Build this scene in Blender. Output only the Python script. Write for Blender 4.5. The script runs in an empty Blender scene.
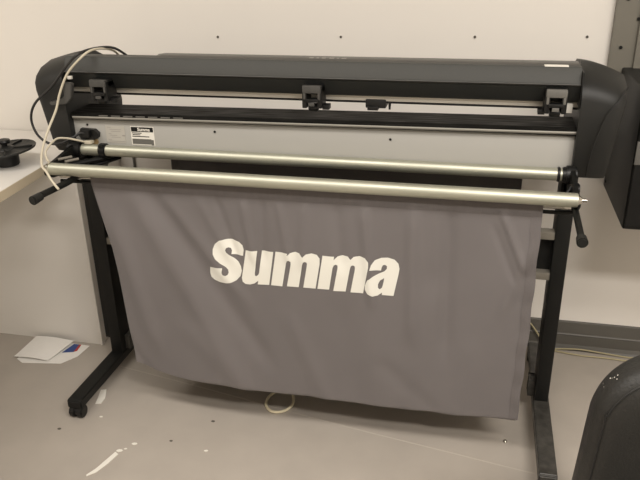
import bpy, bmesh, math, random
from mathutils import Vector, Matrix
random.seed(7)
S = bpy.context.scene
COL = S.collection
PI = math.pi

# ------------------------------------------------------------------ materials
def lin(c):
    return tuple(((v/255)/12.92 if v/255 <= .04045 else ((v/255+.055)/1.055)**2.4) for v in c) + (1,)
def mat(name, rgb, rough=.6, metal=0., spec=.5, noise=None, bump=None, rvar=None, coat=0., sheen=0.):
    """rgb in sRGB 0-255; noise=(scale, amount, stretch); bump=(scale, strength, stretch)"""
    m = bpy.data.materials.new(name); m.use_nodes = True
    nt = m.node_tree; N = nt.nodes; L = nt.links
    b = N['Principled BSDF']
    b.inputs['Base Color'].default_value = lin(rgb)
    b.inputs['Roughness'].default_value = rough
    b.inputs['Metallic'].default_value = metal
    b.inputs['Specular IOR Level'].default_value = spec
    b.inputs['Coat Weight'].default_value = coat
    b.inputs['Sheen Weight'].default_value = sheen
    tc = N.new('ShaderNodeTexCoord')
    def tex(scale, stretch, detail=5):
        mp = N.new('ShaderNodeMapping'); mp.inputs['Scale'].default_value = stretch
        L.new(tc.outputs['Object'], mp.inputs['Vector'])
        t = N.new('ShaderNodeTexNoise'); t.inputs['Scale'].default_value = scale
        t.inputs['Detail'].default_value = detail
        L.new(mp.outputs['Vector'], t.inputs['Vector'])
        return t
    if noise:
        t = tex(noise[0], noise[2] if len(noise) > 2 else (1,1,1))
        r = N.new('ShaderNodeMapRange')
        r.inputs['From Min'].default_value = .3; r.inputs['From Max'].default_value = .7
        r.inputs['To Min'].default_value = 1-noise[1]; r.inputs['To Max'].default_value = 1+noise[1]
        L.new(t.outputs['Fac'], r.inputs['Value'])
        x = N.new('ShaderNodeVectorMath'); x.operation = 'SCALE'
        x.inputs[0].default_value = lin(rgb)[:3]
        L.new(r.outputs['Result'], x.inputs['Scale']); L.new(x.outputs['Vector'], b.inputs['Base Color'])
    if bump:
        t = tex(bump[0], bump[2] if len(bump) > 2 else (1,1,1))
        bp = N.new('ShaderNodeBump'); bp.inputs['Strength'].default_value = bump[1]
        bp.inputs['Distance'].default_value = .002
        L.new(t.outputs['Fac'], bp.inputs['Height']); L.new(bp.outputs['Normal'], b.inputs['Normal'])
    if rvar:
        t = tex(rvar[0], rvar[2] if len(rvar) > 2 else (1,1,1))
        r = N.new('ShaderNodeMapRange')
        r.inputs['From Min'].default_value = .3; r.inputs['From Max'].default_value = .7
        r.inputs['To Min'].default_value = max(0, rough-rvar[1]); r.inputs['To Max'].default_value = rough+rvar[1]
        L.new(t.outputs['Fac'], r.inputs['Value']); L.new(r.outputs['Result'], b.inputs['Roughness'])
    return m

WALL = mat('wall_paint', (226,221,213), .75, noise=(2.2,.012), bump=(40,.08))
CEIL = mat('ceiling_tile', (220,217,210), .9, noise=(20,.03), bump=(120,.3))
FLOOR = mat('painted_concrete', (168,160,150), .5, noise=(5,.06), bump=(14,.12), rvar=(4,.1))
BASE = mat('dark_vinyl_baseboard', (86,83,77), .5, noise=(6,.08))
DESKM = mat('white_laminate', (220,216,209), .4, noise=(3,.01))
EDGE = mat('cream_edge_band', (206,192,166), .5)
DARK = mat('charcoal_plastic', (31,31,29), .5, spec=.35, noise=(300,.06), bump=(500,.12))
BEAMU = mat('charcoal_beam_face', (62,62,59), .55, spec=.3, noise=(200,.04), bump=(420,.08))
BEAML = mat('beam_lower_shade', (30,31,29), .45, noise=(150,.05))  # shade on the down-slanting lower beam face, set as a darker colour
LID = mat('smoked_lid', (74,72,68), .4, noise=(100,.05))
BLACK = mat('black_plastic', (17,17,16), .45, spec=.4, bump=(300,.1))
BLACKM = mat('black_powder_coated_steel', (18,18,16), .5, spec=.3, bump=(400,.15), noise=(30,.1))
FOOTM = mat('scuffed_black_steel', (58,56,52), .45, bump=(160,.3), noise=(45,.4), rvar=(30,.15))
BEDM = mat('glossy_black_bed', (22,21,19), .5, spec=.05, noise=(22,.5,(.4,5,1)), rvar=(16,.2,(.6,8,1)))
PANEL = mat('light_grey_sheet_metal', (162,160,154), .5, noise=(2,.015))
ALU = mat('brushed_aluminium', (196,192,182), .45, metal=.35, noise=(30,.05,(.3,30,30)))
STEEL = mat('zinc_plated_tube', (186,186,170), .48, metal=.8, noise=(5,.06,(1,2,2)), rvar=(6,.06,(.7,3,3)))
FLANGE = mat('grey_steel_flange', (122,117,107), .5, metal=.2)
GREYL = mat('dark_grey_plastic', (66,65,62), .5)
GREYP = mat('mid_grey_plastic', (98,96,91), .5)
FABRIC = mat('grey_nylon_fabric', (106,101,100), .78, noise=(6,.035), bump=(900,.25), sheen=.15)
HEM = mat('grey_nylon_hem', (101,96,95), .8, noise=(60,.05,(1,1,.2)), bump=(250,.4))
INK = mat('white_print', (226,224,214), .6)
WHITE = mat('white_label', (228,224,214), .5)
PAPER = mat('paper', (232,229,223), .7, noise=(60,.015), bump=(30,.1))
PRINT = mat('grey_print', (150,146,140), .7)
BLUE = mat('blue_print', (52,74,132), .6)
RED = mat('red_print', (172,56,52), .6)
CREAM = mat('cream_cable', (192,184,164), .55)
YELLOW = mat('yellowed_cable', (160,150,118), .55)
CBLK = mat('black_cable', (28,27,27), .45)
LEATHER = mat('black_leather', (33,32,29), .5, spec=.45, noise=(90,.1), bump=(230,.45), rvar=(60,.08))
PIPING = mat('leather_seam', (28,27,25), .6)
WORN = mat('worn_leather', (176,172,162), .8, noise=(90,.3))
GREYC = mat('grey_painted_steel', (112,108,98), .5, noise=(8,.05))
CHIP = mat('white_vinyl_scrap', (226,222,212), .6)
CHROME = mat('chrome', (200,198,190), .18, metal=1.)
GREASE = mat('dark_speck', (88,83,75), .8)

# ------------------------------------------------------------------ mesh helpers
def box(bm, x0,x1,y0,y1,z0,z1, bev=0., seg=2, rot=None, piv=None):
    r = bmesh.ops.create_cube(bm, size=1.)
    vs = r['verts']
    for v in vs:
        v.co = Vector(((x0+x1)/2+v.co.x*(x1-x0), (y0+y1)/2+v.co.y*(y1-y0), (z0+z1)/2+v.co.z*(z1-z0)))
    if rot:
        bmesh.ops.rotate(bm, verts=vs, cent=piv or ((x0+x1)/2,(y0+y1)/2,(z0+z1)/2), matrix=rot)
    if bev:
        es = list({e for v in vs for e in v.link_edges})
        bmesh.ops.bevel(bm, geom=es, offset=bev, segments=seg, affect='EDGES', profile=.6)
def cyl(bm, a, b, r, r2=None, seg=24, bev=0.):
    a = Vector(a); b = Vector(b); d = b-a
    q = Vector((0,0,1)).rotation_difference(d.normalized()).to_matrix().to_4x4()
    res = bmesh.ops.create_cone(bm, cap_ends=True, segments=seg, radius1=r, radius2=r if r2 is None else r2,
                          depth=d.length, matrix=Matrix.Translation((a+b)/2) @ q)
    if bev:
        es = [e for e in {e for v in res['verts'] for e in v.link_edges} if any(len(f.verts) > 4 for f in e.link_faces)]
        bmesh.ops.bevel(bm, geom=es, offset=bev, segments=2, affect='EDGES')
def ball(bm, c, r, sc=(1,1,1)):
    res = bmesh.ops.create_uvsphere(bm, u_segments=20, v_segments=12, radius=r)
    for v in res['verts']: v.co = Vector((v.co.x*sc[0]+c[0], v.co.y*sc[1]+c[1], v.co.z*sc[2]+c[2]))
def spline(pts, n=8, closed=False):
    P = [Vector(p) for p in pts]; out = []
    m = len(P)
    for i in range(m if closed else m-1):
        g = lambda k: P[k % m] if closed else P[max(0, min(m-1, k))]
        a, b, c, d = g(i-1), g(i), g(i+1), g(i+2)
        for k in range(n):
            t = k/n
            out.append(.5*((2*b)+(c-a)*t+(2*a-5*b+4*c-d)*t*t+(3*b-a-3*c+d)*t**3))
    if not closed: out.append(P[-1])
    return out
def tube(bm, pts, r, n=8, seg=10, closed=False, smooth=True):
    P = spline(pts, n, closed) if smooth else [Vector(p) for p in pts]
    rings = []; up = Vector((0,0,1)); prev = None
    for i, p in enumerate(P):
        if closed: t = P[(i+1) % len(P)]-P[i-1]
        else: t = P[min(i+1, len(P)-1)]-P[max(i-1, 0)]
        t.normalize()
        if prev is None:
            u = t.cross(up if abs(t.dot(up)) < .9 else Vector((1,0,0))).normalized()
        else:
            u = (prev-t*prev.dot(t)).normalized()
        prev = u; w = t.cross(u)
        rings.append([bm.verts.new(p+u*math.cos(2*PI*k/seg)*r+w*math.sin(2*PI*k/seg)*r) for k in range(seg)])
    m = len(rings)
    for i in range(m if closed else m-1):
        A = rings[i]; B = rings[(i+1) % m]
        for k in range(seg): bm.faces.new((A[k], A[(k+1) % seg], B[(k+1) % seg], B[k]))
    if not closed:
        bm.faces.new(rings[0][::-1]); bm.faces.new(rings[-1])
def prism_x(bm, prof, x0, x1, bev=0.):
    """prof = (y,z) outline extruded along x"""
    a = [bm.verts.new((x0, y, z)) for y, z in prof]; b = [bm.verts.new((x1, y, z)) for y, z in prof]
    fs = [bm.faces.new(a), bm.faces.new(b[::-1])]
    for i in range(len(prof)):
        j = (i+1) % len(prof)
        fs.append(bm.faces.new((a[j], a[i], b[i], b[j])))
    if bev:
        es = list({e for f in fs for e in f.edges})
        bmesh.ops.bevel(bm, geom=es, offset=bev, segments=2, affect='EDGES')
def prism_z(bm, poly, z0, z1, bev=0.):
    a = [bm.verts.new((x, y, z0)) for x, y in poly]; b = [bm.verts.new((x, y, z1)) for x, y in poly]
    fs = [bm.faces.new(a[::-1]), bm.faces.new(b)]
    for i in range(len(poly)):
        j = (i+1) % len(poly)
        fs.append(bm.faces.new((a[i], a[j], b[j], b[i])))
    if bev:
        bmesh.ops.bevel(bm, geom=list({e for f in fs for e in f.edges}), offset=bev, segments=2, affect='EDGES')
def lathe(bm, prof, c=(0,0,0), seg=40, tilt=None):
    """prof = (r, z) from the bottom up, closed at the axis"""
    rings = []
    vs = []
    for r, z in prof:
        if r < 1e-6: rings.append([bm.verts.new((0,0,z))])
        else: rings.append([bm.verts.new((r*math.cos(2*PI*k/seg), r*math.sin(2*PI*k/seg), z)) for k in range(seg)])
        vs += rings[-1]
    for A, B in zip(rings, rings[1:]):
        for k in range(seg):
            j = (k+1) % seg
            if len(A) == 1: bm.faces.new((A[0], B[j], B[k]))
            elif len(B) == 1: bm.faces.new((A[k], A[j], B[0]))
            else: bm.faces.new((A[k], A[j], B[j], B[k]))
    M = Matrix.Translation(c) @ (tilt or Matrix.Identity(4))
    bmesh.ops.transform(bm, matrix=M, verts=vs)

def base_of(o):
    p = Vector((0,0,0))
    while o: p += o.location; o = o.parent
    return p
def obj(name, bm, m, parent=None, label=None, smooth=True, kind=None, origin=None):
    bmesh.ops.recalc_face_normals(bm, faces=bm.faces)
    me = bpy.data.meshes.new(name); bm.to_mesh(me); bm.free()
    for mm in (m if isinstance(m, (list, tuple)) else [m]): me.materials.append(mm)
    if smooth:
        for p in me.polygons: p.use_smooth = True
        me.set_sharp_from_angle(angle=math.radians(35))
    o = bpy.data.objects.new(name, me); COL.objects.link(o)
    if parent:
        o.parent = parent; me.transform(Matrix.Translation(-base_of(parent)))
    else:
        if origin is None:
            xs = [v.co.x for v in me.vertices]; ys = [v.co.y for v in me.vertices]; zs = [v.co.z for v in me.vertices]
            origin = ((min(xs)+max(xs))/2, (min(ys)+max(ys))/2, min(zs))
        me.transform(Matrix.Translation(-Vector(origin))); o.location = origin
    if label: o['label'] = label
    if kind: o['kind'] = kind
    return o
def thing(name, label, cat, loc, group=None):
    o = bpy.data.objects.new(name, None); COL.objects.link(o)
    o.location = loc; o.empty_display_size = .05
    o['label'] = label; o['category'] = cat
    if group: o['group'] = group
    return o
def tag(o, label, cat, group=None):
    o['label'] = label; o['category'] = cat
    if group: o['group'] = group
    return o
B = bmesh.new
def bx(*a, **k):
    bm = B(); box(bm, *a, **k); return bm

# ------------------------------------------------------------------ the room
YW = 2.51
def struct(name, bm, m): return obj(name, bm, m, smooth=False, kind='structure')
XL, XR, YB, ZC = -3.1, 2.4, -2.6, 2.7
struct('floor', bx(XL-.1,XR+.1,YB-.1,YW+.1,-.1,0), FLOOR)
struct('ceiling', bx(XL-.1,XR+.1,YB-.1,YW+.1,ZC,ZC+.1), CEIL)
struct('wall_back', bx(XL-.1,XR+.1,YW,YW+.1,0,ZC), WALL)
struct('wall_left', bx(XL-.1,XL,YB,YW,0,ZC), WALL)
struct('wall_right', bx(XR,XR+.1,YB,YW,0,ZC), WALL)
struct('wall_front', bx(XL-.1,XR+.1,YB-.1,YB,0,ZC), WALL)
bm = B(); prism_x(bm, [(YW,0),(YW-.022,0),(YW-.016,.006),(YW-.010,.02),(YW-.010,.060),(YW-.013,.064),(YW-.010,.069),(YW-.008,.116),(YW-.003,.120),(YW,.120)], -1.37, XR)
struct('baseboard_back', bm, BASE)
# raised joint across the floor paint
bm = B(); tube(bm, [(-1.30,2.050,-.0018),(-.90,1.974,-.0018),(-.40,1.872,-.0018),(.0,1.802,-.0018),(.24,1.760,-.0018)], .0028, 6, 6)
struct('trim_1', bm, mat('floor_joint', (176,168,157), .6))
# screw heads in the wall
for i, (x, z) in enumerate([(-.955,1.159),(-.497,1.165),(-.036,1.171),(.323,1.176)]):
    bm = B(); cyl(bm, (x,YW+.002,z), (x,YW-.003,z), .0048, .0042, 12); cyl(bm, (x,YW-.003,z), (x,YW-.0042,z), .002, .002, 6)
    o = obj('wall_screw', bm, GREASE)
    tag(o, ['dark screw head in the white wall, leftmost of the four above the cutter',
            'dark screw head in the white wall above the middle pinch roller',
            'dark screw head in the white wall, third from the left above the cutter',
            'dark screw head in the white wall, rightmost, beside the grey steel upright'][i], 'screw', 'screws in the wall')

# ------------------------------------------------------------------ desk at the left
dk = thing('desk', 'white laminate desk top with cream edge, on a white closed base, left of the cutter', 'desk', (-1.9,2.1,0))
bm = B(); prism_z(bm, [(-2.9,1.10),(-1.394,1.10),(-1.472,2.12),(-1.472,2.505),(-2.9,2.505)], .742, .775, .0015)
obj('desktop', bm, DESKM, dk)
bm = B(); prism_z(bm, [(-1.3935,1.101),(-1.4715,2.12),(-1.4715,2.5),(-1.470,2.5),(-1.470,2.12),(-1.392,1.101)], .743, .774)
obj('edge_band', bm, EDGE, dk, label='cream edge band')
bm = B(); box(bm, -2.9,-1.412,2.17,2.505,0,.742, bev=.002); obj('base_cabinet', bm, DESKM, dk)
bm = B(); box(bm, -1.412,-1.405,2.165,2.185,0.0,.742, bev=.001); obj('corner_strip', bm, DESKM, dk)

# wheel-like roll flange lying on the desk
sp = thing('roll_flange', 'black plastic roll holder disc with central knob lying on the white desk', 'roll holder', (-1.585,2.072,.775))
c = Vector((-1.597,2.066,.775))
tilt = Matrix.Rotation(math.radians(-4), 4, 'Y') @ Matrix.Rotation(math.radians(3), 4, 'X')
bm = B(); lathe(bm, [(0,0),(.036,0),(.040,.004),(.041,.046),(.036,.050),(0,.050)], c); obj('hub', bm, BLACK, sp)
bm = B(); lathe(bm, [(0,.0),(.092,.0),(.102,.002),(.104,.007),(.102,.009),(.098,.007),(.090,.004),(.035,.006),(.030,.012),(.018,.016),(0,.016)], c+Vector((0,0,.051)), tilt=tilt)
for k in range(5):
    a = 2*PI*k/5+.3
    M = Matrix.Translation(c+Vector((0,0,.051))) @ tilt @ Matrix.Rotation(a, 4, 'Z')
    n0 = set(bm.verts); box(bm, .02,.094,-.003,.003,.004,.0115)
    bmesh.ops.transform(bm, matrix=M, verts=[v for v in bm.verts if v not in n0])
obj('flange_disc', bm, DARK, sp)
bm = B(); lathe(bm, [(0,0),(.010,0),(.010,.012),(.021,.015),(.023,.020),(.021,.026),(.012,.029),(0,.029)], c+Vector((0,0,.064)), 28); obj('knob', bm, BLACK, sp)

# ------------------------------------------------------------------ the vinyl cutter
VC = thing('vinyl_cutter', 'large charcoal vinyl cutter on a black castered stand with steel rollers and grey fabric basket', 'vinyl cutter', (-.5,2.08,0))
XA, XB = -1.274, .266
def level(bm):                       # the bed sits a touch higher at its right end
    for v in bm.verts: v.co.z += .0125+.0085*(v.co.x+.5)
# upper beam
bm = B(); prism_x(bm, [(2.004,1.164),(1.998,1.158),(1.984,1.121),(1.990,1.114),(2.012,1.070),(2.030,1.062),(2.030,1.054),(2.07,1.054),(2.085,1.06),(2.085,1.150),(2.075,1.160),(2.05,1.1625)], XA+.005, .256, .0012)
ub = obj('top_beam', bm, BEAMU, VC)
bm = B(); prism_x(bm, [(1.9875,1.1135),(1.9895,1.1135),(2.0105,1.0705),(2.0085,1.0695)], XA+.004, .257); obj('lower_face', bm, BEAML, ub, label='lower face coloured darker for shade')
bm = B(); prism_x(bm, [(1.9835,1.1215),(1.982,1.1195),(1.9865,1.115),(1.989,1.115)], XA+.006, .2565); obj('trim_line', bm, GREYL, ub)
bm = B(); prism_x(bm, [(2.030,1.160),(2.038,1.1655),(2.085,1.1665),(2.095,1.160),(2.095,1.150),(2.035,1.150)], -1.0, .254, .0015)
for v in bm.verts:
    if v.co.x < -.99 and v.co.z > 1.161: v.co.x += .03
lid = obj('lid', bm, LID, VC, label='smoked grey lid')
bm = B()
for x0, w in [(-.500,.012),(-.478,.006),(-.463,.012),(-.440,.014),(-.418,.006),(-.404,.014)]:
    box(bm, x0, x0+w, 2.045, 2.056, 1.1655, 1.1665)
obj('button_marks', bm, PRINT, lid, label='row of small pale marks')
bm = B(); box(bm, .160,.222,2.004,2.026,1.1625,1.1650); obj('sticker', bm, WHITE, ub, label='small white sticker', smooth=False)
# rail visible under the beam
bm = B(); box(bm, XA,XB,2.024,2.036,1.0505,1.0655, bev=.002); obj('guide_rail', bm, ALU, VC, label='bright metal rail')
bm = B(); cyl(bm, (XA,2.030,1.0465), (XB,2.030,1.0465), .0032, seg=12); obj('drive_rod', bm, BLACKM, VC)
# bed and lower body
bm = B(); prism_x(bm, [(1.992,.984),(1.984,.976),(1.986,.966),(2.0,.960),(2.105,.960),(2.118,.984)], XA, XB, .0015); level(bm); bed = obj('platen_bed', bm, BEDM, VC, label='glossy black bed')
bm = B(); prism_x(bm, [(1.9825,.9745),(1.9815,.971),(1.984,.9665),(1.990,.9665),(1.988,.971)], XA+.01, XB-.002); level(bm); obj('bright_lip', bm, mat('dull_aluminium', (150,147,139), .5, metal=.3), bed, label='bright metal lip')
bm = B()
for k in range(7):
    x = -1.17+k*.042; box(bm, x, x+.03, 1.9815,1.984,.9765,.9795)
level(bm); obj('lip_mark', bm, GREYP, bed)
bm = B(); prism_x(bm, [(2.003,.976),(2.000,.970),(2.000,.875),(2.004,.870),(2.10,.870),(2.10,.968)], XA, XB, .001); rp = obj('rear_panel', bm, PANEL, VC, label='light grey sheet metal panel')
bm = B(); box(bm, XA,XB,2.004,2.10,.861,.8695); obj('gap_shade', bm, BLACK, rp)  # shade in the gap under the panel, made as a black strip
for x, z in [(-1.225,.956),(-1.004,.952),(-.793,.951),(-.25,.951)]:
    bm = B(); cyl(bm, (x,2.001,z-.006), (x,1.9975,z-.006), .0036, seg=12); obj('screw', bm, BLACKM, rp)
# paper guide hanging under the body
bm = B(); box(bm, -1.040,.143,2.158,2.166,.80,.870, bev=.002); obj('guide_plate', bm, GREYP, VC, label='dark grey plate under the body')
n_before = set(bpy.data.objects)
# rating label
bm = B(); box(bm, -1.082,-1.003,1.9988,2.0002,.885,.945); rl = obj('rating_label', bm, WHITE, rp, label='white rating label with black print', smooth=False)
bm = B(); box(bm, -1.080,-1.005,1.9982,1.999,.928,.943); hd = obj('label_header', bm, BLACK, rl, smooth=False)
bm = B(); box(bm, -1.079,-1.014,1.9982,1.999,.888,.905); box(bm, -1.014,-1.006,1.9982,1.999,.886,.903); obj('barcode', bm, GREYP, rl, smooth=False)
bm = B()
for k, (x0, x1) in enumerate([(-1.078,-1.045),(-1.076,-1.050),(-1.078,-1.02)]):
    box(bm, x0, x1, 1.9982,1.999,.9225-k*.0055,.9250-k*.0055)
obj('label_print', bm, BLACK, rl, smooth=False)
cu = bpy.data.curves.new('t', 'FONT'); cu.body = 'Summa'; cu.size = .0145; cu.offset = .0004
to = bpy.data.objects.new('t', cu); COL.objects.link(to); bpy.context.view_layer.update()
me = bpy.data.meshes.new_from_object(to); bpy.data.objects.remove(to)
me.transform(Matrix.Translation((-1.058,1.998,.931)) @ Matrix.Rotation(PI/2, 4, 'X'))
bm = B(); bm.from_mesh(me); obj('header_lettering', bm, WHITE, rl, smooth=False)
bm = B(); box(bm, -1.166,-1.100,1.9988,2.0002,.889,.944); wl = obj('warning_label', bm, mat('pale_label', (176,172,163), .5), rp, label='pale paper label with faint print', smooth=False)
bm = B()
for x0, x1, z in [(-1.163,-1.15,.938),(-1.155,-1.115,.931),(-1.150,-1.118,.925),(-1.16,-1.15,.917),(-1.155,-1.13,.912),(-1.150,-1.12,.906),(-1.163,-1.15,.898),(-1.16,-1.105,.893)]:
    box(bm, x0,x1,1.9983,1.999,z,z+.0016)
box(bm, -1.113,-1.103,1.9983,1.999,.911,.915)
obj('label_print', bm, PRINT, wl, smooth=False)
for o in [o for o in bpy.data.objects if o not in n_before]: o.data.transform(Matrix.Translation((.006 if 'warning' not in o.name else .003,0,.006)))
# power inlet
bm = B(); prism = [(-1.252,.916),(-1.244,.940),(-1.196,.938),(-1.183,.926),(-1.186,.912),(-1.198,.905),(-1.245,.905)]
a = [bm.verts.new((x,1.984,z)) for x, z in prism]; b = [bm.verts.new((x,2.001,z)) for x, z in prism]
bm.faces.new(a); bm.faces.new(b[::-1])
for i in range(len(prism)):
    j = (i+1) % len(prism); bm.faces.new((a[j],a[i],b[i],b[j]))
ps = obj('power_inlet', bm, BLACK, rp, label='black power inlet')
bm = B(); box(bm, -1.232,-1.212,1.9815,1.9845,.915,.932, bev=.001); obj('rocker_switch', bm, GREYP, ps)
bm = B(); cyl(bm, (-1.205,2.0005,.895), (-1.205,1.996,.895), .011, seg=20); obj('fuse_cap', bm, mat('brass_tint', (150,128,92), .5), rp, label='tan round fuse cap')

# end caps : lofted rounded housings
def end_cap(xi, xo, zo, zb, side):
    prof = [(1.990,0),(1.976,.02),(1.966,.22),(1.972,.245),(1.990,.265),(2.03,.287),(2.10,.303),(2.18,.296),(2.26,.262),(2.31,.20),(2.33,.10),(2.32,.02),(2.30,0)]
    bm = B(); rings = []
    n = 14
    for i in range(n+1):
        t = i/n
        x = xi+(xo-xi)*math.sin(t*PI/2)
        s = math.sin(t*PI/2)               # 0 inner .. 1 outer
        drop = zo*s**(1.6 if side > 0 else 1.15)
        ring = []
        for y, z in prof:
            k = z/.303
            yy = 2.14+(y-2.14)*(1-.07*s**6)
            xx = x - side*zb*(1-k)*t           # taper of the outer side toward the bottom
            ring.append(bm.verts.new((xx, yy, .862+z-drop*k)))
        rings.append(ring)
    for A, C in zip(rings, rings[1:]):
        for k in range(len(prof)):
            j = (k+1) % len(prof); bm.faces.new((A[k],A[j],C[j],C[k]))
    bm.faces.new(rings[0]); bm.faces.new(rings[-1][::-1])
    return bm
obj('end_cap', end_cap(.260, .380, .036, .032, 1), DARK, VC)
obj('end_cap', end_cap(-1.272, -1.386, .030, .048, -1), DARK, VC)
bm = B(); tube(bm, [(.374,1.985,1.118),(.352,1.961,1.085),(.325,1.955,1.045),(.308,1.957,.985),(.299,1.960,.93),(.297,1.968,.875)], .0022, 8, 8)
obj('cap_groove', bm, BLACK, VC)
# inner seam of right cap
bm = B(); box(bm, .2565,.2600,1.974,2.03,1.06,1.155, bev=.001); obj('cap_joint', bm, BLACK, VC)

# pinch roller units
def pinch(x, z, light, sx=1):
    bm = B()
    box(bm, x-.030,x-.016,1.955,2.015,z-.030,z+.030, bev=.003)
    box(bm, x+.014,x+.028,1.955,2.015,z-.030,z+.030, bev=.003)
    box(bm, x-.030,x+.028,1.965,2.02,z+.012,z+.034, bev=.003)
    box(bm, x-.020,x+.020,1.950,1.975,z-.012,z-.002, bev=.002)
    root = obj('pinch_roller', bm, BLACK, VC)
    bm = B(); box(bm, x-.028,x+.026,1.950,1.966,z+.014,z+.036, bev=.004); box(bm, x-.010,x+.008,1.946,1.953,z-.022,z-.012, bev=.002); box(bm, x-.026,x-.019,1.951,1.962,z-.004,z+.016, bev=.002); box(bm, x+.017,x+.024,1.951,1.962,z-.004,z+.016, bev=.002)
    obj('lever', bm, GREYP if light else GREYL, root, label='mid grey lever' if light else None)
    bm = B(); cyl(bm, (x-.014,1.975,z-.030), (x+.014,1.975,z-.030), .012, seg=20, bev=.002); obj('wheel', bm, BLACK, root)
    bm = B(); box(bm, x+.026*sx,x+.046*sx,1.970,2.0,z-.036,z-.022, bev=.002) if sx > 0 else box(bm, x-.044,x-.026,1.970,2.0,z-.036,z-.022, bev=.002)
    obj('bracket', bm, BLACK, root)
pinch(-1.142,1.067,False); pinch(-.472,1.068,False); pinch(.196,1.076,True,-1)
bm = B(); box(bm, .222,.246,2.016,2.03,1.036,1.064, bev=.002); obj('rail_stop', bm, WHITE, VC, label='white block at the rail end')
# latch lever at left end
bm = B(); prism = [(-1.262,1.092),(-1.232,1.092),(-1.228,1.086),(-1.236,1.046),(-1.256,1.026),(-1.31,1.020),(-1.316,1.027),(-1.308,1.034),(-1.268,1.040),(-1.256,1.052)]
a = [bm.verts.new((x,1.948,z)) for x, z in prism]; b = [bm.verts.new((x,1.966,z)) for x, z in prism]
bm.faces.new(a); bm.faces.new(b[::-1])
for i in range(len(prism)):
    j = (i+1) % len(prism); bm.faces.new((a[j],a[i],b[i],b[j]))
bmesh.ops.bevel(bm, geom=bm.edges[:], offset=.002, segments=2, affect='EDGES')
obj('latch_lever', bm, GREYL, VC, label='dark grey latch lever')
bm = B(); box(bm, -1.254,-1.240,1.972,1.982,1.098,1.108, bev=.002); obj('latch_clip', bm, WHITE, VC, label='small white clip')
# carriage hanging in the slot
bm = B(); box(bm, -.328,-.268,2.02,2.075,1.030,1.056, bev=.004); box(bm, -.322,-.290,2.015,2.05,1.024,1.036, bev=.003)
ca = obj('tool_carriage', bm, BLACK, VC)
bm = B(); cyl(bm, (-.258,2.03,1.05), (-.258,2.03,1.026), .0045, .003, 12); obj('blade_holder', bm, BLACK, ca)

# stand
XLg, XRg = -1.262, .266
for x in (XLg, XRg):
    bm = B(); box(bm, x-.022,x+.022,2.030,2.115,.070,.862, bev=.004); lg = obj('leg', bm, BLACKM, VC)
    fy0 = 1.722 if x < 0 else 1.672
    bm = B(); prism_x(bm, [(fy0,.040),(fy0,.068),(fy0+.006,.073),(2.40,.073),(2.406,.068),(2.406,.040)], x-.026, x+.026, .003)
    ft = obj('foot', bm, BLACKM if x < 0 else FOOTM, VC, label=None if x < 0 else 'scuffed black steel foot')
    for y in (fy0+.016, 2.385):
        bm = B()
        for s in (-1, 1):
            cyl(bm, (x+s*.003,y,.022), (x+s*.024,y,.022), .022, seg=28, bev=.003)
        cyl(bm, (x-.006,y,.022), (x+.006,y,.022), .018, seg=16)
        cyl(bm, (x,y,.030), (x,y,.042), .010, seg=16)
        obj('caster', bm, BLACK, ft)
    s = 1 if x < 0 else -1
    bm = B(); box(bm, x+s*.020,x+s*.040,2.06,2.10,.071,.130, bev=.003); obj('gusset', bm, FOOTM, ft)
bm = B(); box(bm, -1.302,-1.283,2.034,2.10,.13,.862, bev=.003); obj('cover_plate', bm, BLACKM, VC)
# side braces on top of the legs
for x in (XLg, XRg):
    bm = B(); prism_x(bm, [(2.03,.862),(2.03,.80),(2.10,.76),(2.16,.80),(2.28,.862)], x-.018, x+.018, .003); obj('leg_bracket', bm, BLACKM, VC)
# cross channel between the legs
bm = B(); box(bm, XLg+.018,XRg-.018,2.062,2.070,.528,.668); cc = obj('cross_channel', bm, BLACKM, VC)
bm = B(); box(bm, XLg+.019,XRg-.019,2.034,2.070,.648,.672, bev=.002); obj('channel_flange', bm, FLANGE, cc, label='grey steel flange')
bm = B(); box(bm, XLg+.019,XRg-.019,2.034,2.070,.514,.538, bev=.002); obj('channel_flange', bm, FLANGE, cc, label='grey steel flange')

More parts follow.
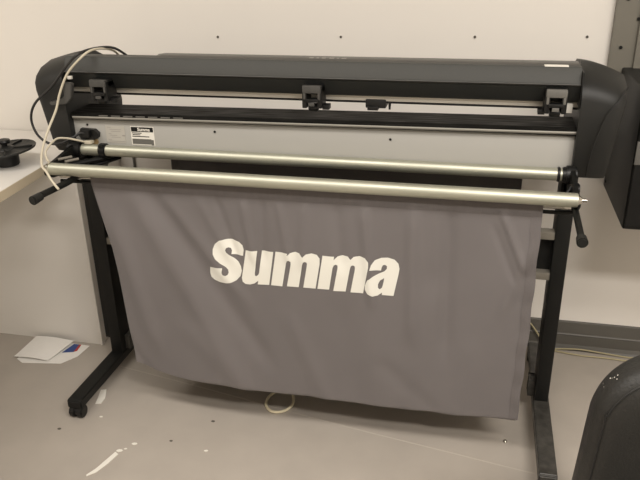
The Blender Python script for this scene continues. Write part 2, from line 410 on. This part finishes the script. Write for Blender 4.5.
# roller arms, handles, rollers
def arm(x, hx, kn):
    s = 1 if x > 0 else -1
    bm = B()
    prism_x(bm, [(2.06,.885),(1.97,.895),(1.945,.885),(1.87,.875),(1.82,.868),(1.80,.858),(1.80,.842),(1.83,.825),(1.93,.812),(2.06,.800)], x-.006, x+.006, .002)
    a = obj('roller_arm', bm, BLACKM, VC)
    bm = B()
    cyl(bm, (x-.020,1.978,.872), (x+(.028 if s < 0 else .012),1.978,.872), .026, seg=28, bev=.004)
    cyl(bm, (x-.004,1.93,.846), (x+.018,1.93,.846), .018, seg=24, bev=.003)
    obj('arm_hub', bm, BLACK, a)
    bm = B()
    if s > 0: tube(bm, [(x,1.97,.838),(x,1.84,.826),(hx,1.665,.812)], .0085, 6, 14)
    else: tube(bm, [(x+.04,1.97,.838),(-1.195,1.85,.826),(hx,1.69,.820)], .0100, 6, 14)
    h = obj('handle_bar', bm, BLACKM, a)
    bm = B(); cyl(bm, (hx,1.690,.818) if s < 0 else (hx,1.672,.812), (hx-.004,1.650,.816) if s < 0 else (hx,1.640,.810), .0125, .0140, 24, bev=.004); obj('handle_knob', bm, DARK, h)
    if s < 0:
        bm = B()
        tube(bm, [(-1.268,1.86,.852),(-1.20,1.95,.846),(-1.128,2.045,.850)], .0075, 4, 10)
        tube(bm, [(-1.262,1.90,.828),(-1.20,1.97,.826),(-1.150,2.045,.832)], .0065, 4, 10)
        obj('brace_bar', bm, BLACKM, a)
        bm = B(); cyl(bm, (-1.262,1.865,.872), (-1.235,1.90,.872), .0045, seg=12); cyl(bm, (-1.235,1.86,.868), (-1.21,1.895,.868), .0045, seg=12); obj('spacer_bolt', bm, FLANGE, a, label='grey steel bolts')
    bm = B(); tube(bm, [(x-.002*s,1.92,.86),(x-.03*s,1.90,.822),(x-.05*s,1.95,.80),(x-.03*s,2.02,.80)], .005, 6, 8); obj('arm_stay', bm, BLACK, a)
arm(-1.268,-1.218,1); arm(.262,.262,1)
def roller(p0, p1, r):
    bm = B(); cyl(bm, p0, p1, r, seg=36, bev=.0015); return bm
ro = obj('rear_roller', roller((-1.262,1.978,.874), (.236,1.978,.872), .0180), STEEL, VC)
for x in (-1.165,):
    bm = B(); cyl(bm, (x-.014,1.978,.874), (x+.010,1.978,.874), .0225, seg=32, bev=.003); box(bm, x-.008,x+.004,1.955,1.970,.888,.897, bev=.002); obj('guide_ring', bm, BLACK, ro)
bm = B(); cyl(bm, (.222,1.978,.872), (.230,1.978,.872), .0215, seg=28, bev=.002); cyl(bm, (.236,1.978,.872), (.243,1.978,.872), .022, seg=28, bev=.002); obj('end_collar', bm, BLACK, ro)
ro = obj('front_roller', roller((-1.254,1.808,.861), (.262,1.808,.859), .0185), STEEL, VC)
bm = B(); cyl(bm, (.262,1.808,.859), (.272,1.808,.859), .0150, .008, 24); cyl(bm, (.272,1.808,.859), (.284,1.808,.859), .005, seg=16); obj('end_plug', bm, CHROME, ro)
bm = B(); cyl(bm, (-1.262,1.808,.861), (-1.254,1.808,.861), .0165, seg=24); obj('end_plug', bm, CHROME, ro)

# basket: fabric surface
def ridge(x, z, x0, z0, x1, z1, w, a):
    dx, dz = x1-x0, z1-z0; L2 = dx*dx+dz*dz; L = math.sqrt(L2)
    t = ((x-x0)*dx+(z-z0)*dz)/L2
    d = ((x-x0)*dz-(z-z0)*dx)/L
    e = max(0, min(1, (t+.15)/.3))*max(0, min(1, (1.15-t)/.3))
    e = e*e*(3-2*e)
    return a*math.exp(-(d/w)**2)*e
RID = [(-1.0,0.78,-0.7,0.2,0.035,-0.011),(-0.94,0.78,-0.6,0.26,0.03,0.01),(-1.08,0.7,-0.97,0.26,0.03,-0.01),(-0.9,0.78,-0.66,0.46,0.02,-0.005),(-0.8,0.79,-0.7,0.6,0.016,-0.0037),(-0.74,0.79,-0.68,0.6,0.012,0.0053),(-0.66,0.79,-0.63,0.6,0.012,-0.0064),(-0.6,0.79,-0.6,0.6,0.012,0.0053),(-0.55,0.79,-0.52,0.6,0.012,-0.0053),(-0.47,0.79,-0.48,0.6,0.014,-0.0053),(-0.38,0.79,-0.36,0.6,0.018,0.0053),(-0.3,0.79,-0.27,0.5,0.016,-0.0085),(-0.16,0.79,-0.15,0.4,0.02,-0.0102),(-0.06,0.79,-0.05,0.35,0.02,0.0085),(0.08,0.8,0.15,0.64,0.01,-0.0085),(0.06,0.76,0.13,0.6,0.009,0.004),(0.165,0.72,0.1,0.5,0.014,-0.004),(-0.1,0.55,-0.14,0.16,0.04,-0.006),(-0.36,0.48,-0.3,0.12,0.05,0.006),(-0.52,0.42,-0.4,0.12,0.03,-0.006),(-0.86,0.36,-0.66,0.12,0.04,-0.008),(-1.12,0.36,-1.0,0.13,0.02,0.006),(0.02,0.4,0.0,0.14,0.03,-0.004),(-0.24,0.3,-0.06,0.14,0.03,0.004)]
def sheet_y(x, z):
    y = 1.834-(.83-z)*.045
    for r in RID: y += ridge(x, z, *r)
    k = max(0, min(1, (.80-z)/.2))
    y += k*(.004*math.sin(x*11+z*3+.5)+.0025*math.sin(x*23-z*7))
    y += .0012*math.sin(z*70+x*8)*math.exp(-((x-.175)/.03)**2)*k
    return y
def left_x(z):
    P = [(.84,-1.140),(.81,-1.140),(.744,-1.128),(.663,-1.112),(.581,-1.095),(.478,-1.083),(.347,-1.073),(.198,-1.062),(.1,-1.056)]
    for (za, xa), (zb, xb) in zip(P, P[1:]):
        if z >= zb: return xa+(xb-xa)*min(1, max(0, (za-z)/(za-zb)))
    return P[-1][1]
def right_x(z): return .182-.006*max(0,(.45-z)/.3)+.0015*math.sin(z*45)*(z < .75)
def zbot(x): return .149+.012*max(0, (-.62-x)/.25)+.030*max(0, (-.9-x)/.16)**2+.006*max(0, (x-.05)/.12)
bm = B(); NX, NZ = 240, 130; G = []
for j in range(NZ+1):
    row = []
    for i in range(NX+1):
        u = i/NX; v = j/NZ
        z = .838+(.155-.838)*v
        x = left_x(z)+(right_x(z)-left_x(z))*u
        z = .838+(zbot(x)-.838)*v
        row.append(bm.verts.new((x, sheet_y(x, z), z)))
    G.append(row)
# fabric turns back at the bottom and rises behind
for k, (dy, dz) in enumerate([(.004,-.006),(.012,-.012),(.04,-.020),(.12,-.026),(.24,-.026),(.32,-.010),(.340,.04),(.345,.20),(.347,.40),(.348,.55),(.348,.69)]):
    row = []
    for i in range(NX+1):
        p = G[NZ][i].co; u = i/NX
        row.append(bm.verts.new((p.x+(.5-u)*(.02 if k < 2 else .07), p.y+dy, p.z+dz-(zbot(p.x)-.152)*(.25 if k > 1 else 0))))
    G.append(row)
for A, C in zip(G, G[1:]):
    for i in range(NX): bm.faces.new((A[i],A[i+1],C[i+1],C[i]))
bk = obj('fabric_basket', bm, FABRIC, VC, label='grey fabric basket hanging from the front rod')
sm = bk.modifiers.new('s', 'SOLIDIFY'); sm.thickness = .0012; sm.offset = 1
# hems, a doubled strip at the top and the right edge
def strip(u0, u1, v0, v1, nu, nv, off):
    bm = B(); R = []
    for j in range(nv+1):
        row = []
        for i in range(nu+1):
            u = u0+(u1-u0)*i/nu; v = v0+(v1-v0)*j/nv
            z = .838+(.155-.838)*v
            x = left_x(z)+(right_x(z)-left_x(z))*u
            z = .838+(zbot(x)-.838)*v
            e = .5 if i in (0, nu) or j in (0, nv) else 1
            row.append(bm.verts.new((x, sheet_y(x, z)-off*e-.0014, z)))
        R.append(row)
    for A, C in zip(R, R[1:]):
        for i in range(nu): bm.faces.new((A[i],A[i+1],C[i+1],C[i]))
    return bm
obj('top_hem', strip(.001,.999,.0,.060,200,6,.0016), HEM, bk, label='doubled hem along the top')
obj('side_hem', strip(.978,.9995,.06,.998,4,120,.0014), HEM, bk, label='puckered hem along the right side')
bm = B(); cyl(bm, (-1.25,1.843,.826), (.238,1.843,.823), .0045, seg=14); tube(bm, [(.236,1.843,.823),(.252,1.843,.825),(.262,1.850,.838),(.264,1.875,.845)], .0045, 6, 10)
obj('basket_rod', bm, CHROME, VC, label='thin steel rod')
bm = B(); cyl(bm, (-1.25,1.846,.811), (.236,1.846,.808), .0055, seg=12); tube(bm, [(.234,1.846,.808),(.258,1.846,.811),(.272,1.85,.826),(.274,1.875,.842)], .0055, 6, 10); obj('basket_rod', bm, BLACKM, VC, label='thin black rod')

# lettering printed on the fabric
LET = {
'S':[(-0.6638,0.6141),(-0.6996,0.6182),(-0.698,0.6292),(-0.7009,0.6369),(-0.7076,0.6397),(-0.7142,0.6373),(-0.7179,0.6308),(-0.7159,0.6239),(-0.708,0.6165),(-0.6932,0.6073),(-0.6799,0.5951),(-0.6719,0.58),(-0.6698,0.5649),(-0.6748,0.5475),(-0.6872,0.5332),(-0.706,0.5242),(-0.7237,0.5205),(-0.7436,0.5201),(-0.7613,0.5249),(-0.7717,0.5337),(-0.7746,0.5481),(-0.7718,0.5688),(-0.7302,0.571),(-0.733,0.5553),(-0.7301,0.5483),(-0.7222,0.5461),(-0.7145,0.5497),(-0.7108,0.5573),(-0.7121,0.5669),(-0.7205,0.5758),(-0.7373,0.5853),(-0.752,0.5985),(-0.7586,0.6123),(-0.7585,0.6289),(-0.7513,0.6461),(-0.7366,0.659),(-0.7154,0.6649),(-0.6947,0.6651),(-0.6744,0.6592),(-0.6635,0.6484),(-0.6605,0.6346)],
'u':[(-0.6541,0.6337),(-0.6185,0.6338),(-0.6298,0.5589),(-0.6296,0.5517),(-0.6256,0.5496),(-0.6199,0.554),(-0.6164,0.561),(-0.6054,0.634),(-0.5692,0.6337),(-0.586,0.5239),(-0.6225,0.5223),(-0.6202,0.5347),(-0.6321,0.5248),(-0.6463,0.5205),(-0.6602,0.5217),(-0.6687,0.5286),(-0.671,0.5406),(-0.6684,0.5553)],
'm':[(-0.5621,0.6356),(-0.5245,0.635),(-0.5265,0.6264),(-0.5164,0.6366),(-0.5008,0.642),(-0.4875,0.6399),(-0.4784,0.6277),(-0.4677,0.6383),(-0.45,0.6426),(-0.4347,0.6397),(-0.426,0.6289),(-0.4261,0.6104),(-0.4391,0.531),(-0.4772,0.5298),(-0.4646,0.6047),(-0.4649,0.6117),(-0.4702,0.6145),(-0.476,0.6121),(-0.4792,0.6034),(-0.4917,0.5289),(-0.5293,0.5267),(-0.5154,0.6003),(-0.5153,0.6083),(-0.5205,0.612),(-0.5269,0.6096),(-0.5302,0.6013),(-0.5439,0.5243),(-0.5801,0.5238)],
'n':[(-0.4173,0.6387),(-0.383,0.6375),(-0.3847,0.6268),(-0.373,0.6383),(-0.358,0.6428),(-0.3429,0.6409),(-0.3351,0.631),(-0.3257,0.6414),(-0.3087,0.6456),(-0.2916,0.642),(-0.2821,0.6301),(-0.2818,0.6151),(-0.2962,0.5286),(-0.3341,0.5277),(-0.3214,0.6037),(-0.322,0.6115),(-0.3276,0.6147),(-0.3332,0.6119),(-0.3361,0.6038),(-0.3485,0.5292),(-0.3855,0.528),(-0.3729,0.6015),(-0.373,0.6098),(-0.3786,0.613),(-0.3838,0.6102),(-0.3873,0.6025),(-0.3979,0.5315),(-0.4334,0.531)],
'a':[(-0.2786,0.6053),(-0.2742,0.6217),(-0.2639,0.6362),(-0.2452,0.6446),(-0.2263,0.6467),(-0.2073,0.642),(-0.1957,0.6308),(-0.1922,0.6152),(-0.1945,0.5968),(-0.2067,0.5294),(-0.2409,0.5289),(-0.2403,0.5364),(-0.2529,0.5267),(-0.2679,0.5238),(-0.2832,0.5294),(-0.2912,0.5414),(-0.2906,0.5578),(-0.284,0.5734),(-0.2692,0.5854),(-0.2524,0.5948),(-0.2356,0.6036),(-0.2287,0.612),(-0.2285,0.6198),(-0.2341,0.6238),(-0.2404,0.6219),(-0.2436,0.6152),(-0.2454,0.605)]}
HOLE = [(-0.2351,0.5825),(-0.2476,0.5735),(-0.2529,0.5614),(-0.2526,0.5512),(-0.2482,0.5464),(-0.2419,0.5508),(-0.2387,0.5604)]
for k, P in LET.items():
    bm = B(); loops = [P]+([HOLE] if k == 'a' else [])
    es = []
    for lp in loops:
        vs = [bm.verts.new((x, 0, z)) for x, z in lp]
        es += [bm.edges.new((vs[i], vs[(i+1) % len(vs)])) for i in range(len(vs))]
    bmesh.ops.triangle_fill(bm, edges=es, use_beauty=True, normal=(0,-1,0))
    xs = [p[0] for p in P]
    q = min(xs)
    while q < max(xs):
        bmesh.ops.bisect_plane(bm, geom=bm.verts[:]+bm.edges[:]+bm.faces[:], plane_co=(q,0,0), plane_no=(1,0,0)); q += .004
    q = .49
    while q < .66:
        bmesh.ops.bisect_plane(bm, geom=bm.verts[:]+bm.edges[:]+bm.faces[:], plane_co=(0,0,q), plane_no=(0,0,1)); q += .005
    for v in bm.verts: v.co.y = sheet_y(v.co.x, v.co.z)-.0026
    obj('printed_letter', bm, INK, bk, label='white printed letter '+{'n':'m'}.get(k, k), smooth=True)

# ------------------------------------------------------------------ cables
bm = B(); tube(bm, [(-1.18,2.22,1.10),(-1.175,2.15,1.155),(-1.172,2.08,1.176),(-1.172,2.0,1.184),(-1.186,1.955,1.168),(-1.234,1.948,1.122),(-1.265,1.94,1.065),(-1.283,1.93,1.011),(-1.298,1.90,.961),(-1.290,1.84,.915),(-1.258,1.775,.884),(-1.232,1.755,.868),(-1.205,1.735,.848),(-1.178,1.72,.830)], .0036, 8, 10)
tag(obj('data_cable', bm, CREAM), 'cream cable draped over the left end of the cutter, dropping to the roller handle', 'cable')
bm = B(); tube(bm, [(-1.14,2.20,1.12),(-1.16,2.12,1.172),(-1.18,2.04,1.184),(-1.190,1.955,1.180),(-1.231,1.945,1.145),(-1.296,1.95,1.081),(-1.369,1.955,1.024),(-1.397,1.96,.972),(-1.382,1.955,.923),(-1.338,1.945,.898),(-1.288,1.94,.903),(-1.255,1.95,.918),(-1.235,1.962,.930),(-1.222,1.970,.930)], .0040, 8, 10)
pc = tag(obj('power_cable', bm, CBLK), 'black power cable looping around the left end cap into the power inlet', 'cable')
bm = B(); box(bm, -1.238,-1.206,1.966,1.982,.914,.938, bev=.003); obj('plug', bm, BLACK, pc)
bm = B(); tube(bm, [(-1.250,1.800,.884),(-1.266,1.815,.892),(-1.280,1.84,.908),(-1.281,1.90,.926),(-1.264,1.93,.922),(-1.242,1.95,.912),(-1.225,1.972,.900)], .0032, 8, 10)
sc = tag(obj('serial_cable', bm, CREAM), 'short cream cable with a pale plug curving over the left roller hub', 'cable')
bm = B(); box(bm, -1.228,-1.204,1.968,1.992,.893,.905, bev=.003); obj('plug', bm, CREAM, sc)
bm = B(); tube(bm, [(-.56,2.09,.006),(-.600,2.055,.006),(-.628,2.010,.0055),(-.652,1.965,.0055),(-.648,1.915,.0055),(-.618,1.885,.0055),(-.580,1.895,.0055),(-.560,1.935,.0055),(-.570,1.985,.006),(-.600,2.020,.014),(-.640,2.055,.008),(-.67,2.09,.006)], .0048, 8, 10)
tag(obj('cable_loop', bm, mat('pale_cable', (226,216,186), .5)), 'loop of cream cable on the floor under the fabric basket', 'cable')
bm = B(); tube(bm, [(-1.352,YW-.006,.0),(-1.354,YW-.006,.3),(-1.350,YW-.006,.60),(-1.35,YW-.006,.80)], .005, 6, 8)  # added tube draws the shade line where desk base meets wall
tag(obj('corner_shade_line', bm, GREYP), 'dark tube drawn as the corner shade line behind the left end of the cutter', 'cable')
bm = B(); tube(bm, [(.20,2.486,.150),(.25,2.486,.105),(.29,2.485,.05),(.32,2.478,.006),(.38,2.462,.005),(.45,2.452,.005),(.53,2.452,.005),(.62,2.447,.005),(.80,2.44,.005)], .0032, 8, 8)
tag(obj('floor_cable', bm, YELLOW), 'yellowed cable coming down the baseboard and along the floor behind the right leg', 'cable')
bm = B(); tube(bm, [(.24,2.47,.005),(.33,2.474,.0045),(.37,2.478,.010),(.44,2.480,.0145),(.52,2.478,.010),(.61,2.474,.0045),(.70,2.470,.0045),(.85,2.46,.0045)], .0030, 8, 8)
tag(obj('floor_cable', bm, YELLOW), 'yellowed cable lying flat against the foot of the dark baseboard', 'cable')

# ------------------------------------------------------------------ papers and scraps
def sheet_paper(poly, z, th=.0012, wave=.003, seed=0):
    bm = B(); prism_z(bm, poly, z, z+th)
    return bm
def curl(bm, lift):
    bmesh.ops.subdivide_edges(bm, edges=bm.edges[:], cuts=6, use_grid_fill=True)
    for v in bm.verts: v.co.z += lift(v.co.x, v.co.y)
    return bm
bm = sheet_paper([(-1.687,2.009),(-1.651,1.988),(-1.500,2.012),(-1.462,2.070),(-1.455,2.150),(-1.682,2.160)], .0008)
p1 = tag(obj('paper_sheet', bm, PAPER, smooth=False), 'white folded sheet flat on the floor under the other, by the desk base', 'paper')
bm = sheet_paper([(-1.524,2.150),(-1.500,2.150),(-1.494,2.095),(-1.537,2.082)], .0021, .0003); obj('printed_picture', bm, BLUE, p1, label='blue printed patch', smooth=False)
bm = sheet_paper([(-1.500,2.150),(-1.491,2.150),(-1.484,2.105),(-1.494,2.095)], .0025, .0003); obj('printed_edge', bm, RED, p1, label='red printed edge', smooth=False)
bm = B(); prism_z(bm, [(-1.701,2.012),(-1.555,2.010),(-1.522,2.150),(-1.690,2.150)], .004, .0052)
curl(bm, lambda x, y: .006+.010*max(0, (y-2.03)/.12)+.003*math.sin(x*30))
p2 = tag(obj('paper_sheet', bm, PAPER), 'creased white sheet with faint grey print, uppermost of the papers on the floor', 'paper')
def scrap(name, poly, label, z=.0005, th=.0016, m=CHIP, cat='scrap', group=None):
    bm = B(); prism_z(bm, poly, z, z+th); return tag(obj(name, bm, m, smooth=False), label, cat, group)
scrap('vinyl_scrap', [(-1.262,1.887),(-1.243,1.893),(-1.222,1.845),(-1.221,1.813),(-1.240,1.808),(-1.248,1.84)], 'white vinyl offcut on the floor right beside the left caster')
scrap('vinyl_strip', [(-1.050,1.592),(-1.036,1.584),(-1.046,1.54),(-1.063,1.495),(-1.084,1.473),(-1.087,1.479),(-1.072,1.51)], 'long narrow white vinyl strip on the floor in the foreground', cat='scrap')
lb = ['white chip touching the tip of the long vinyl strip', 'small white crumb just beyond the tip of the long vinyl strip', 'white chip farthest from the long strip, toward the fabric basket',
      'tiny white crumb on the floor below the offcut by the caster', 'pale crumb on the bare floor in front of the middle of the basket']
for (x, y, r), l in zip([(-1.040,1.600,.008),(-1.025,1.612,.004),(-1.008,1.640,.007),(-1.184,1.746,.0045),(-.769,1.655,.005)], lb):
    poly = [(x+r*math.cos(a)*1.3+r*.3*math.sin(a), y+r*math.sin(a)*.8) for a in [k*PI/3.5+.3 for k in range(7)]]
    scrap('vinyl_chip', poly, l, group='white chips on the floor')
bm = B(); lathe(bm, [(0,0),(.0065,0),(.0065,.005),(.004,.0055),(.004,.009),(0,.009)], (.155,1.889,0), 6); tag(obj('loose_screw', bm, CHROME), 'small metal nut lying on the floor below the right corner of the basket', 'nut')
sl = ['dark speck on the floor left of the caster foot', 'dark speck on the floor midway to the cable loop', 'dark smudge on the floor beyond the long vinyl strip']
for (x, y, r), l in zip([(-1.290,1.66,.006),(-.898,1.678,.005),(-.80,1.80,.006)], sl):
    poly = [(x+r*math.cos(a)*1.2, y+r*math.sin(a)*.9) for a in [k*PI/3 for k in range(6)]]
    scrap('dark_speck', poly, l, m=GREASE, th=.0005, cat='speck', group='dark specks on the floor')

# ------------------------------------------------------------------ grey upright and black cabinet at the right
up = thing('steel_upright', 'grey painted steel upright with bolt heads on the wall beside the cutter', 'upright', (.43,2.48,.93))
bm = B(); box(bm, .396,.474,2.484,2.509,.93,2.55, bev=.002); box(bm, .470,.560,2.470,2.509,.93,2.55, bev=.002); obj('channel', bm, GREYC, up, smooth=False)
for x, y, z in [(.428,2.484,1.296),(.426,2.484,1.148),(.466,2.484,1.236),(.428,2.484,1.60),(.428,2.484,1.9)]:
    bm = B(); cyl(bm, (x,y+.001,z), (x,y-.004,z), .0055, seg=8); obj('bolt', bm, BLACKM, up)
bcb = thing('wall_cabinet', 'black steel box mounted on the wall at the right edge beside the cutter', 'cabinet', (.6,2.3,.672))
bm = B(); box(bm, .440,.86,2.100,2.508,.672,1.085, bev=.008, seg=3); obj('body', bm, BLACKM, bcb)
bm = B(); box(bm, .445,.85,2.094,2.101,.685,1.075, bev=.002); dr = obj('front_panel', bm, BLACK, bcb)
bm = B(); box(bm, .442,.56,2.090,2.098,.876,.944, bev=.001); obj('grey_plate', bm, GREYP, dr, label='mid grey plate')
bm = B(); cyl(bm, (.452,2.095,.985), (.452,2.091,.985), .004, seg=12); obj('rivet', bm, CHROME, bcb, label='bright rivet')
bm = B(); cyl(bm, (.441,2.47,.70), (.437,2.47,.70), .006, seg=12); obj('side_bolt', bm, BLACK, bcb)

# ------------------------------------------------------------------ leather chair
CH = thing('office_chair', 'black leather office chair with worn corner in the right foreground', 'chair', (.47,.86,0))
def cushion(cx, cz, w, h, y0, y1, rc, n=64, rnd=.03, curve=0.):
    """rounded-rectangle pad in the xz plane, thickness along y with soft rim"""
    def outline(inset):
        pts = []
        W, H, R = w/2-inset, h/2-inset, max(.01, rc-inset)
        for qx, qz, a0 in [(1,1,0),(-1,1,PI/2),(-1,-1,PI),(1,-1,3*PI/2)]:
            for k in range(n//4):
                a = a0+PI/2*k/(n//4-1)
                pts.append((cx+qx*(W-R)+R*math.cos(a), cz+qz*(H-R)+R*math.sin(a)))
        return pts
    bm = B(); rings = []
    S_ = []
    for k in range(7):
        a = PI/2*k/6; S_.append((rnd*(1-math.sin(a)), y0+rnd*(1-math.cos(a)) if False else y0+rnd*(1-math.sin(PI/2-a)) ))
    # front rim (towards -y), side, back rim
    prof = [(rnd*(1-math.sin(PI/2*k/6)), y0+rnd*(1-math.cos(PI/2*k/6))) for k in range(7)]
    prof = [(i, y) for i, y in prof]
    back = [(i, y1-(y-y0)) for i, y in reversed(prof)]
    inner = [(w*.5*.9*t_, y0-.006*t_) for t_ in (.8,.5,.25)]
    for ins, y in inner+prof+back+[(w*.25, y1+.004)]:
        ring = []
        for x, z in outline(min(ins, w/2-.02)):
            ring.append(bm.verts.new((x, y+curve*((x-cx)/(w/2))**2, z)))
        rings.append(ring)
    for A, C in zip(rings, rings[1:]):
        m = len(A)
        for k in range(m):
            bm.faces.new((A[k],A[(k+1) % m],C[(k+1) % m],C[k]))
    bm.faces.new(rings[0]); bm.faces.new(rings[-1][::-1])
    return bm
bx0 = .208; W = .50
brz = .557; brh = .57
bm = cushion(bx0+W/2, brz, W, brh, 1.06, 1.16, .12, rnd=.042, curve=-.02)
def taper(z):
    t = max(0, min(1, (z-.46)/.34)); return .021*t*t*(3-2*t)
for v in bm.verts: v.co.x += taper(v.co.z)*(1 if v.co.x < bx0+W/2 else -1)
br = obj('backrest', bm, LEATHER, CH)
def seam_pts():
    pts = []
    ins = .016; Wd, H, R = W/2-ins, brh/2-ins, .12-ins
    cx = bx0+W/2
    for qx, qz, a0 in [(1,1,0),(-1,1,PI/2),(-1,-1,PI),(1,-1,3*PI/2)]:
        for k in range(8):
            a = a0+PI/2*k/7
            x = cx+qx*(Wd-R)+R*math.cos(a); z = brz+qz*(H-R)+R*math.sin(a)
            y = 1.0675-.02*((x-cx)/(W/2))**2
            pts.append((x+taper(z)*(1 if x < cx else -1), y, z))
    return pts
bm = B(); tube(bm, seam_pts(), .0016, 4, 8, closed=True); obj('seam_piping', bm, PIPING, br)
bm = B()
for k in range(24):
    a = math.radians(random.uniform(136,153)); R = .12-random.uniform(.0,.006)
    ball(bm, (bx0+.141+math.cos(a)*R, random.uniform(1.082,1.104), brz+brh/2-.12+math.sin(a)*R), random.uniform(.0006,.0017), (1,.8,random.uniform(.7,1.6)))
obj('worn_patch', bm, WORN, br, label='pale frayed leather at the corner')
bm = B(); box(bm, .235,.705,.62,1.10,.40,.48, bev=.03, seg=4); obj('seat', bm, LEATHER, CH)
bm = B(); box(bm, .44,.50,1.03,1.19,.34,.37, bev=.006); box(bm, .44,.50,1.165,1.185,.34,.70, bev=.006); obj('back_support', bm, BLACKM, CH)
bm = B(); cyl(bm, (.47,.86,.09), (.47,.86,.40), .025, seg=24); obj('gas_column', bm, BLACKM, CH)
bm = B()
lathe(bm, [(0,.06),(.045,.06),(.045,.10),(.03,.11),(0,.11)], (.47,.86,0), 24)
st = bm
ends = []
for k in range(5):
    a = 2*PI*k/5+PI/2+.3
    ex, ey = .47+.27*math.cos(a), .86+.27*math.sin(a); ends.append((ex, ey))
    tube(st, [(.47+.03*math.cos(a),.86+.03*math.sin(a),.088),(.47+.15*math.cos(a),.86+.15*math.sin(a),.080),(ex,ey,.066)], .014, 4, 10)
ba = obj('star_base', st, BLACK, CH)
for ex, ey in ends:
    bm = B()
    for s in (-1, 1): cyl(bm, (ex+s*.004,ey,.026), (ex+s*.022,ey,.026), .026, seg=20, bev=.003)
    cyl(bm, (ex,ey,.026), (ex,ey,.066), .008, seg=10)
    obj('caster', bm, BLACK, ba)

# ------------------------------------------------------------------ ceiling lights
def ceiling_light(x, y, sx, sy, watt, label, col=(1.,.945,.885)):
    t = thing('ceiling_light', label, 'light', (x,y,ZC-.06), 'ceiling lights')
    bm = B(); box(bm, x-sx/2-.03,x+sx/2+.03,y-sy/2-.03,y+sy/2+.03,ZC-.03,ZC-.001, bev=.004); obj('housing', bm, WHITE, t)
    L = bpy.data.lights.new('lamp', 'AREA'); L.shape = 'RECTANGLE'; L.size = sx; L.size_y = sy; L.energy = watt; L.color = col
    o = bpy.data.objects.new('lamp', L); COL.objects.link(o); o.parent = t; o.location = (0,0,.022)
LIGHTS = [
    (1.0, -.20, 1.2, .30, 37, 'rectangular ceiling light right of the viewpoint'),
    (1.15, .50, 1.2, .30, 13, 'rectangular ceiling light above the leather chair'),
    (-1.9, .80, 1.2, .30, 12.5, 'rectangular ceiling light above the white desk'),
    (-.6, .60, 1.2, .30, 13, 'dim rectangular ceiling light above the floor in front of the cutter'),
]
for x, y, sx, sy, e, lb in LIGHTS: ceiling_light(x, y, sx, sy, e, lb)

w = bpy.data.worlds.new('World'); S.world = w; w.use_nodes = True
w.node_tree.nodes['Background'].inputs['Color'].default_value = (.9,.85,.78,1)
w.node_tree.nodes['Background'].inputs['Strength'].default_value = .02

# ------------------------------------------------------------------ camera
R = ((0.9753,0.2202,-0.0160),(-0.0735,0.3923,0.9169),(0.2082,-0.8931,0.3988))   # rows: camera right, up, back
rt, upv, bkv = [Vector(r).normalized() for r in R]
bkv = bkv.normalized(); rt = (rt-bkv*rt.dot(bkv)).normalized(); upv = bkv.cross(rt)
cd = bpy.data.cameras.new('Camera'); co = bpy.data.objects.new('Camera', cd); COL.objects.link(co)
M = Matrix((rt, upv, bkv)).transposed().to_4x4(); M.translation = (0,0,1.5)
co.matrix_world = M
cd.sensor_width = 36; cd.lens = 705/640*36; cd.clip_start = .02
S.camera = co
S.view_settings.view_transform = 'Standard'; S.view_settings.look = 'None'
S.view_settings.gamma = 1; S.view_settings.exposure = .9
S.view_settings.use_curve_mapping = False
